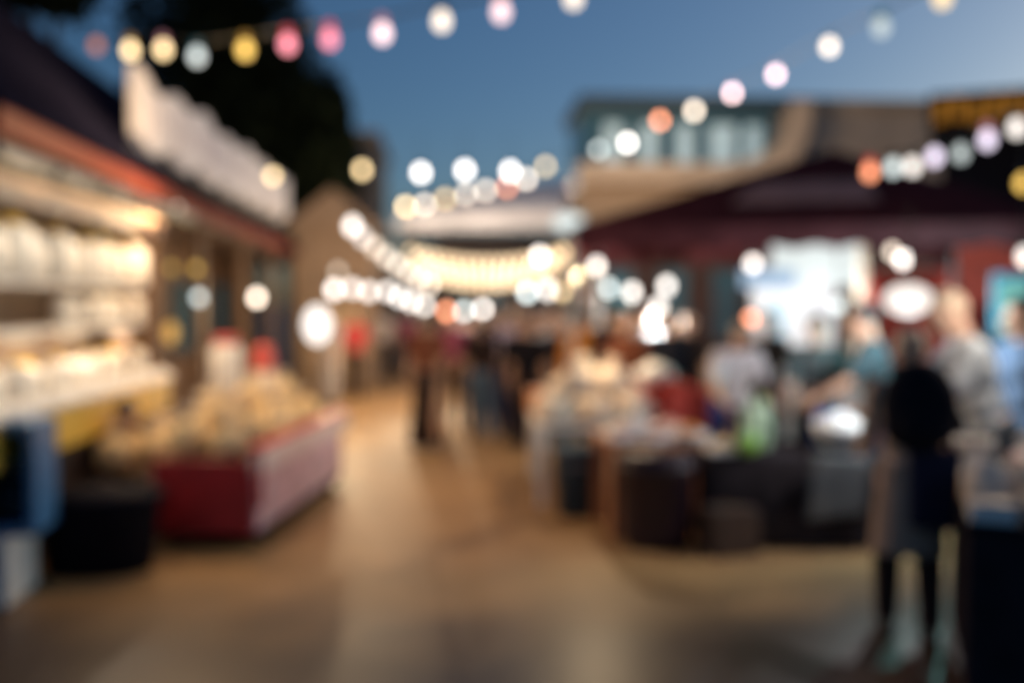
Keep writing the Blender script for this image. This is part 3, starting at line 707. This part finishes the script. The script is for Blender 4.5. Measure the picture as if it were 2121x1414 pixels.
# right: glazed building with curved beige fascia, brown and dark buildings, orange sign
gb = thing('glazed_building', 'building with blue glazed upper floor and a curved beige fascia', 'building', GD(1420, 19))
o = gb.location
def gx(px): return GD(px, 19).x - o.x
zt, zg, zf, zw = ZA(226, 19), ZA(250, 19), ZA(345, 19), ZA(385, 19)
MB().box(((gx(1200) + gx(1640)) / 2, 1.1, zw / 2), (gx(1640) - gx(1200), 2.2, zw)).build('wall', m_tan, gb)
MB().box(((gx(1205) + gx(1610)) / 2, 1.2, (zt + zw) / 2), (gx(1610) - gx(1205), 2.0, zt - zw)).build('glazing', m_glass, gb)
MB().box(((gx(1195) + gx(1620)) / 2, 1.0, zt + .06), (gx(1620) - gx(1195), 2.6, .22)).build('roof', mat('slate_roof', (.03, .06, .09), .6, .15, 3), gb)
for px in (1270, 1345, 1420, 1500, 1565):
    f = MB().box((gx(px), .17, (zg + zf) / 2), (.32 if px != 1500 else .5, .03, (zf - zg) * .85)).build('blind', mat('pale_blind', (.42, .52, .56), .7, .15, 3, emit=S(150, 180, 190), es=.5), gb)
prof = [(gx(1195), zw), (gx(1500), zw), (gx(1590), zw + .10), (gx(1640), zw + .45), (gx(1668), zw + 1.0), (gx(1672), zt + .1), (gx(1630), zt + .1), (gx(1622), zf + .75), (gx(1600), zf + .33), (gx(1545), zf + .06), (gx(1480), zf), (gx(1195), zf)]
MB().prism([(x, -.35, z) for x, z in prof], (0, .5, 0)).build('curved_fascia', m_beige, gb)
building('plain brown building behind the maroon tent', 1630, 1990, 226, 20.5, 3, m_brownw, m_brownw)
db = building('dark building at the right edge carrying the orange sign', 1945, 2420, 232, 12, 5, m_dkwall, m_dkwall)
hw = (GD(2420, 12) - GD(1945, 12)).length / 2
db.rotation_euler.z = -R(27); db.location = GD(1945, 12) + Matrix.Rotation(-R(27), 3, 'Z') @ Vector((hw, 0, 0))
osn = thing('shop_sign', 'glowing orange sign on the dark building at the upper right', 'sign', P(2060, 226, 11.2), R(-6))
osn.rotation_euler = (0, 0, -R(27))
MB().box((0, 0, 0), (1.35, .1, .42)).build('panel', m_dkwall, osn)
og = glow('orange_sign_glow', S(225, 150, 50), .34)
for k in range(7):
    MB().box((-.56 + k * .185, -.06, .03 * math.sin(k * 2.2)), (.12, .02, .26 + .05 * math.sin(k * 3.1))).build('glowing_block', og, osn, bevel=.01)

# ------------------------------------------------------------------ maroon peaked tent
cL, cR = GD(1185, 8.5), GD(2230, 7.9)
tn = thing('tent', 'dark maroon peaked market tent over the right hand stalls', 'tent', (cL + cR) / 2)
o = tn.location
ux = (cR - cL); wv = ux.length; ux.normalize(); uy = Vector((-ux.y, ux.x, 0))
ze = 2.24; dp = 3.4
co = [cL - o, cR - o, cR - o + uy * dp, cL - o + uy * dp]
zp = 3.12; pk_ = uy * dp * .5 + ux * (-.0)
pkp = GD(1722, 9.9) - o
pkp.z = ZA(312, 9.9)
vs = [c + Vector((0, 0, ze + .12)) for c in co] + [pkp] + [c + Vector((0, 0, ze + .06)) for c in co] + [pkp - Vector((0, 0, .06))]
MB().add(vs, [(0, 1, 4), (1, 2, 4), (2, 3, 4), (3, 0, 4), (6, 5, 9), (7, 6, 9), (8, 7, 9), (5, 8, 9), (0, 5, 6, 1), (1, 6, 7, 2), (2, 7, 8, 3), (3, 8, 5, 0)]).build('canopy', m_maroon, tn)
v = MB()
for a, b in zip(co, co[1:] + co[:1]):
    d = (b - a).normalized(); nrm = Vector((d.y, -d.x, 0))
    pts = []
    for k in range(25):
        u = k / 24; pts.append(a.lerp(b, u) + Vector((0, 0, ze - .05 - .035 * abs(math.sin(u * 12 * PI)))))
    pts += [b + Vector((0, 0, ze + .12)), a + Vector((0, 0, ze + .12))]
    v.prism([p + nrm * .006 for p in pts], nrm * .012)
v.build('valance', m_maroon, tn)
# faded printed panel lying on the front slope
fa, fb, fc = vs[0], vs[1], vs[4]
def onf(u, w): 
    e = fa.lerp(fb, u); return e.lerp(fc, w)
nf = (fb - fa).cross(fc - fa).normalized(); nf = nf if nf.z > 0 else -nf
quad = [onf(.26, .22) + nf * .012, onf(.66, .24) + nf * .012, onf(.68, .52) + nf * .012, onf(.20, .50) + nf * .012]
MB().prism(quad, nf * .006).build('printed_panel', m_brownp, tn)
for c in co:
    MB().tube(c, c + Vector((0, 0, ze + .08)), .028).build('post', m_steel, tn)

# lit kiosk behind tent
kk = thing('kiosk', 'white lit kiosk with glowing panel and pale blue side under the maroon tent', 'kiosk', GD(1670, 11.2))
o = kk.location
kx = lambda px: GD(px, 11.2).x - o.x
wl = glow('kiosk_panel_glow', S(222, 230, 228), 1.1)
MB().box(((kx(1600) + kx(1785)) / 2, .05, (ZA(498, 11.2) + ZA(592, 11.2)) / 2), (kx(1785) - kx(1600), .10, ZA(498, 11.2) - ZA(592, 11.2))).build('light_panel', wl, kk, bevel=.02)
MB().box(((kx(1530) + kx(1640)) / 2, -.08, ZA(578, 11.2)), (kx(1640) - kx(1530), .12, .2)).build('blue_light_strip', glow('kiosk_blue_glow', S(175, 205, 235), .9), kk, bevel=.02)
MB().box((kx(1608), .0, .95), (.14, .10, 1.6)).build('side_panel', mat('pale_blue_panel', (.32, .47, .58), .5, .1, 4), kk)
MB().box((kx(1786), .0, 1.2), (.08, .12, 2.3)).build('post', mat('cream_post', (.55, .44, .34), .6, .1, 4), kk)
MB().box(((kx(1600) + kx(1786)) / 2, .8, 1.2), (kx(1786) - kx(1600), .06, 2.3)).build('back_wall', m_fabw, kk)
MB().box(((kx(1600) + kx(1786)) / 2, .1, .5), (kx(1786) - kx(1600), .5, 1.0)).build('counter', m_fabw, kk, bevel=.01)
light('lamp_light', ((kx(1700)), -.25, ZA(600, 11.2)), 60, (.92, .98, 1), kk)
rb = thing('banner', 'red fabric banner hanging at the right under the tent', 'banner', GD(2050, 9.4), R(-12))
z0, z1 = ZA(610, 9.4), ZA(492, 9.4)
MB().prism([(-.30, 0, z1), (.42, 0, z1), (.40, .02, z0 + .1), (-.1, .02, z0 - .12), (-.26, .01, z0)], (0, .012, 0)).build('cloth', m_redcloth, rb)
MB().tube((-.36, 0, z1 + .02), (.5, 0, z1 + .02), .018).build('rod', m_steel, rb)
rb2 = thing('curtain', 'dark red curtain behind the broad white lamp', 'curtain', GD(1900, 11.6))
pts = [(-.7 + k * .06, .03 * math.sin(k * 1.3), 0) for k in range(25)]
z0, z1 = 1.0, ZA(560, 11.6)
MB().add([(x, y, z0) for x, y, _ in pts] + [(x, y, z1) for x, y, _ in pts] + [(x, y + .02, z0) for x, y, _ in pts] + [(x, y + .02, z1) for x, y, _ in pts],
   [(k, k+1, 25+k+1, 25+k) for k in range(24)] + [(50+k+1, 50+k, 75+k, 75+k+1) for k in range(24)]).build('cloth', m_redcloth, rb2, True)
MB().tube((-.75, .02, z1 + .02), (.8, .02, z1 + .02), .015).build('rod', m_steel, rb2)
ts = thing('light_sign', 'teal glowing upright sign at the right edge under the red banner', 'sign', P(2100, 632, 7.6), R(-15))
MB().box((0, .04, 0), (.30, .06, .50)).build('housing', m_teal, ts, bevel=.01)
MB().box((0, 0, .06), (.22, .03, .26)).build('teal_panel', glow('teal_glow', S(130, 205, 195), .7), ts, bevel=.01)
MB().box((0, 0, -.15), (.20, .03, .12)).build('green_panel', glow('green_glow', S(215, 228, 195), .8), ts, bevel=.01)
MB().tube((0, .05, -.25), (0, .05, -(P(2100, 632, 7.6).z)), .03).build('post', m_steel, ts)
light('lamp_light', (-.42, -.40, .05), 62, (.35, .95, .92), ts)
# back wall of shops behind the crowd right of the lane
building('dark maroon shop front behind the tent bulbs', 1225, 1560, 480, 15.5, 3, mat('dark_maroon_wall', (.06, .03, .028), .8, .25, 2), m_wood2, 1, 3)

# ------------------------------------------------------------------ right hand tables and goods
def table(name, label, loc, rz, w, d, h, topm, legm, leg=.05):
    t = thing(name, label, 'table', loc, rz)
    MB().box((0, 0, h - .02), (w, d, .04)).build('tabletop', topm, t, bevel=.006)
    for sx in (-1, 1):
        for sy in (-1, 1): MB().box((sx * (w/2 - .05), sy * (d/2 - .05), (h - .04) / 2), (leg, leg, h - .04)).build('leg', legm, t)
    return t
t1 = table('goods_table', 'white legged table heaped with cream bags beside the lane', GD(1220, 9.1) , -R(2), 1.05, 1.5, .68, m_white, m_white, .07)
k = 0; cb = None
for r_, (zz, sp) in enumerate(((.68, [(-.36,-.6),(0,-.62),(.34,-.58),(-.38,-.2),(-.02,-.22),(.36,-.2),(-.3,.2),(.05,.22),(.36,.25),(-.2,.58),(.2,.58)]), (.90, [(-.16,-.45),(.18,-.42),(-.1,0),(.2,.05),(.02,.4)]))):
    for x, y in sp:
        loc = t1.location + Vector((x, y, zz))
        lab = 'cream bag, %s layer of the heap beside the lane, %s from front' % (('lower', 'upper')[r_], ORD[sp.index((x, y))])
        dup(bagp, loc, k * 1.7, lab, 'cream bags on the white legged table', (1.12, 1.0, .85), dict(bag_body=m_bun)); k += 1
op = thing('goods_box', 'small orange box at the lane side of the cream bags', 'box', t1.location + Vector((-.44, .35, .68)), .2)
MB().box((0, 0, .1), (.14, .26, .2)).build('box_body', m_orange, op, bevel=.01); MB().box((0, 0, .206), (.15, .27, .012)).build('lid', m_skinp, op)
tub = thing('bin', 'dark teal plastic bin in front of the white legged table', 'bin', GD(1192, 8.0))
MB().lathe((0, 0, 0), [(.14, 0), (.18, .50), (.20, .52), (.20, .56), (.17, .56), (.13, .04)], 22).build('bin_body', m_teal, tub, True)
MB().box((0, -.17, .42), (.18, .03, .03)).build('handle', m_steel, tub)
t2 = table('goods_table', 'orange wood table with pink and white trays behind the maroon bin', GD(1345, 7.55), R(2), .74, .75, .70, m_owood, m_owood, .085)
for k, (x, y, m, nm) in enumerate(((-.25, -.22, m_skinp, 'pink'), (.02, -.24, m_skinp, 'pink'), (.26, -.2, m_orange, 'orange'), (-.2, .1, m_white, 'white'), (.18, .12, m_skinp, 'pink'))):
    q = thing('food_tray', '%s food tray on the orange wood table, %s from the left front' % (nm, ORD[k]), 'tray', t2.location + Vector((x, y, .70)), .1 * k, 'trays on the orange wood table')
    MB().box((0, 0, .03), (.22, .26, .06)).build('tray', m_white, q, bevel=.012)
    MB().ell((0, 0, .06), (.09, .11, .055)).build('filling', m, q, True)
wbw = thing('bowl', 'small bright white bowl on the orange wood table', 'bowl', t2.location + Vector((-.13, -.08, .70)))
MB().lathe((0, 0, 0), [(.05, 0), (.10, .06), (.13, .13), (.125, .13), (.09, .07), (.04, .02)], 20).build('bowl_body', m_white, wbw, True)
MB().ell((0, 0, .11), (.10, .10, .05)).build('filling', m_white, wbw, True)
mb_ = thing('bin', 'large dark maroon plastic bin in front of the orange wood table', 'bin', GD(1362, 6.95))
MB().lathe((0, 0, 0), [(.21, 0), (.235, .06), (.265, .54), (.28, .55), (.28, .60), (.25, .60), (.21, .05)], 26, 1, .85).build('bin_body', m_maroon2, mb_, True)
MB().lathe((0, 0, .60), [(.27, 0), (.285, .01), (.27, .05), (.05, .07)], 26, 1, .85).build('lid', m_maroon2, mb_, True)
cj = table('goods_table', 'dark table carrying the red drinks cooler', GD(1385, 8.75), 0, .6, .6, .62, m_wood2, m_wood2)
cool = thing('drinks_cooler', 'red drinks cooler with a white lid behind the pink trays', 'cooler', cj.location + Vector((-.12, 0, .62)))
MB().lathe((0, 0, 0), [(.15, 0), (.17, .02), (.17, .36), (.16, .40)], 22).build('cooler_body', m_redcloth, cool, True)
MB().lathe((0, 0, .40), [(.165, 0), (.175, .02), (.17, .10), (.06, .16), (.03, .17)], 22).build('lid', m_white, cool, True)
MB().tube((0, -.17, .08), (0, -.22, .07), .018).build('tap', m_white, cool)
rcl = tag(MB().prism([(-.1, 0, .45), (.30, 0, .35), (.42, 0, 0), (-.02, 0, 0)], (0, .1, 0)).build('folded_cloth', m_redcloth, None, bevel=.03), 'folded red cloth leaning beside the red drinks cooler', 'cloth')
rcl.location = cj.location + Vector((.02, -.26, .62))
t4 = thing('cloth_table', 'table under a charcoal cloth at the middle of the right stalls', 'table', GD(1635, 7.25), -R(4))
MB().box((0, 0, .635), (1.30, .8, .03)).build('tabletop', m_wood2, t4)
c4 = MB(); n4 = 64; ring = []
for j, (z, g_) in enumerate(((.655, 0.0), (.64, .012), (.35, .02), (.02, .035))):
    for k in range(n4):
        a = k / n4 * math.tau; x = max(-1, min(1, 1.42 * math.cos(a))) * .66; y = max(-1, min(1, 1.42 * math.sin(a))) * .41
        f_ = 1 + g_ * (1 + (1.2 if j > 1 else 0) * math.sin(k * 2.1))
        ring.append((x * f_, y * f_, z))
fcs = [tuple(range(n4))]
for j in range(3): fcs += [(j*n4+k, j*n4+(k+1) % n4, (j+1)*n4+(k+1) % n4, (j+1)*n4+k) for k in range(n4)]
c4.add(ring, fcs).build('cloth', m_dkcl, t4, True)
gr = tag(MB().prism([(-.2, 0, .0), (.2, 0, .05), (.24, 0, .42), (-.16, 0, .46)], (0, .06, 0)).build('shopping_bag', m_greycl, None, bevel=.02), 'grey cloth bag hung on the front of the charcoal table', 'bag')
gr.location = GD(1738, 6.74, .22)
bw = thing('bowl', 'big white bowl tipped toward us on the charcoal table', 'bowl', P(1745, 905, 7.1), 0); bw.location.z = .66
MB().lathe((0, 0, 0), [(.08, 0), (.15, .05), (.20, .14), (.215, .20), (.205, .20), (.14, .07), (.05, .03)], 26).build('bowl_body', m_white, bw, True)
MB().ell((0, 0, .17), (.18, .18, .10)).build('white_filling', m_white, bw, True)
bl = thing('packet', 'royal blue packet behind the big white bowl', 'packet', P(1712, 870, 7.35), .3); bl.location.z = .66
MB().box((0, 0, .13), (.22, .08, .26)).build('packet_body', mat('royal_blue_plastic', (.02, .06, .24), .4, .15, 6), bl, bevel=.015); MB().box((0, -.042, .14), (.15, .006, .08)).build('sticker', m_white, bl)
cb = thing('carton', 'brown carton on the ground before the left end of the charcoal table', 'box', GD(1515, 6.75), .2)
MB().box((0, 0, .16), (.34, .24, .32)).build('box_body', m_wood2, cb, bevel=.008); MB().box((0, 0, .325), (.06, .245, .006)).build('tape', m_wood, cb)
def bottle(label, loc, m, capm, s_=1.0):
    t = thing('bottle', label, 'bottle', loc, 0); t.scale = (s_,) * 3
    MB().lathe((0, 0, 0), [(.04, 0), (.048, .01), (.048, .19), (.03, .24), (.017, .26), (.017, .28)], 16).build('bottle_body', m, t, True)
    MB().tube((0, 0, .275), (0, 0, .305), .02, .02, 12).build('bottle_cap', capm, t, True)
    return t
q = P(1552, 900, 7.05); bottle('pale green bottle at the left of the charcoal table', Vector((q.x, q.y, .66)), m_pgreen, m_white, 1.35)
q = P(1572, 900, 7.2); bottle('paler green bottle touching the first one', Vector((q.x + .03, q.y, .66)), m_pgreen, m_green, 1.25)
q = P(1548, 920, 6.9); lm = thing('packet', 'lime green packet at the front left of the charcoal table', 'packet', Vector((q.x, q.y, .66)), .2)
MB().ell((0, 0, .075), (.085, .06, .08)).build('packet_body', m_green, lm, True); MB().box((0, 0, .155), (.06, .02, .03)).build('seal', m_pgreen, lm)
q = P(1480, 930, 6.95); tr = thing('food_tray', 'white tray with tan food left of the lime packet', 'tray', Vector((q.x + .06, q.y + .05, .66)))
MB().box((0, 0, .025), (.2, .2, .05)).build('tray', m_white, tr, bevel=.01); MB().ell((0, 0, .05), (.08, .08, .05)).build('filling', m_snack, tr, True)
# near right goods table
t5l = P(2205, 1100, 4.75); t5 = thing('display_table', 'black sided display table at the lower right edge', 'table', Vector((t5l.x, t5l.y, 0)), -R(24))
MB().box((0, 0, .72), (.95, 1.15, .04)).build('tabletop', m_black, t5, bevel=.005)
MB().box((0, 0, .35), (.92, 1.12, .70)).build('skirting', mat('black_drape', (.024, .020, .026), .95, .3, 5, spec=0), t5)
tm = Matrix.Translation(t5.location) @ Matrix.Rotation(-R(24), 4, 'Z')
cols = [m_white, m_pack, m_orange, m_bun, m_steel, m_bun, m_skinp, m_bun]
nmz = ['white', 'off white', 'orange', 'cream', 'grey', 'beige', 'pink', 'cream']
k = 0
for iy in range(5):
    for ix in range(4):
        x = -.36 + ix * .24; y = -.46 + iy * .23; c = (ix * 3 + iy * 5 + (iy > 2)) % 8
        hh = .07 + .05 * ((ix + iy * 2) % 3) + (.06 if iy > 2 else 0)
        spot = tm @ Vector((x, y, .74)); ps = '%s %s on the black table, row %s, %s from the left'
        if (ix + iy) % 2 and c not in (4, 6):
            dup(bagp, spot, k * 1.3, ps % (nmz[c], 'bag', ORD[iy], ORD[ix]), 'goods on the black display table', (.75, .7, .45 + hh * 2.2), dict(bag_body=cols[c])); k += 1; continue
        q = thing('goods_box', ps % (nmz[c], 'box', ORD[iy], ORD[ix]), 'box', spot, -R(24) + .15 * math.sin(k * 3), 'goods on the black display table')
        MB().box((0, 0, hh / 2), (.19, .17, hh)).build('box_body', cols[c], q, bevel=.01)
        MB().box((0, 0, hh + .008), (.195, .175, .016)).build('lid', cols[(c + 3) % 8], q, bevel=.004); k += 1
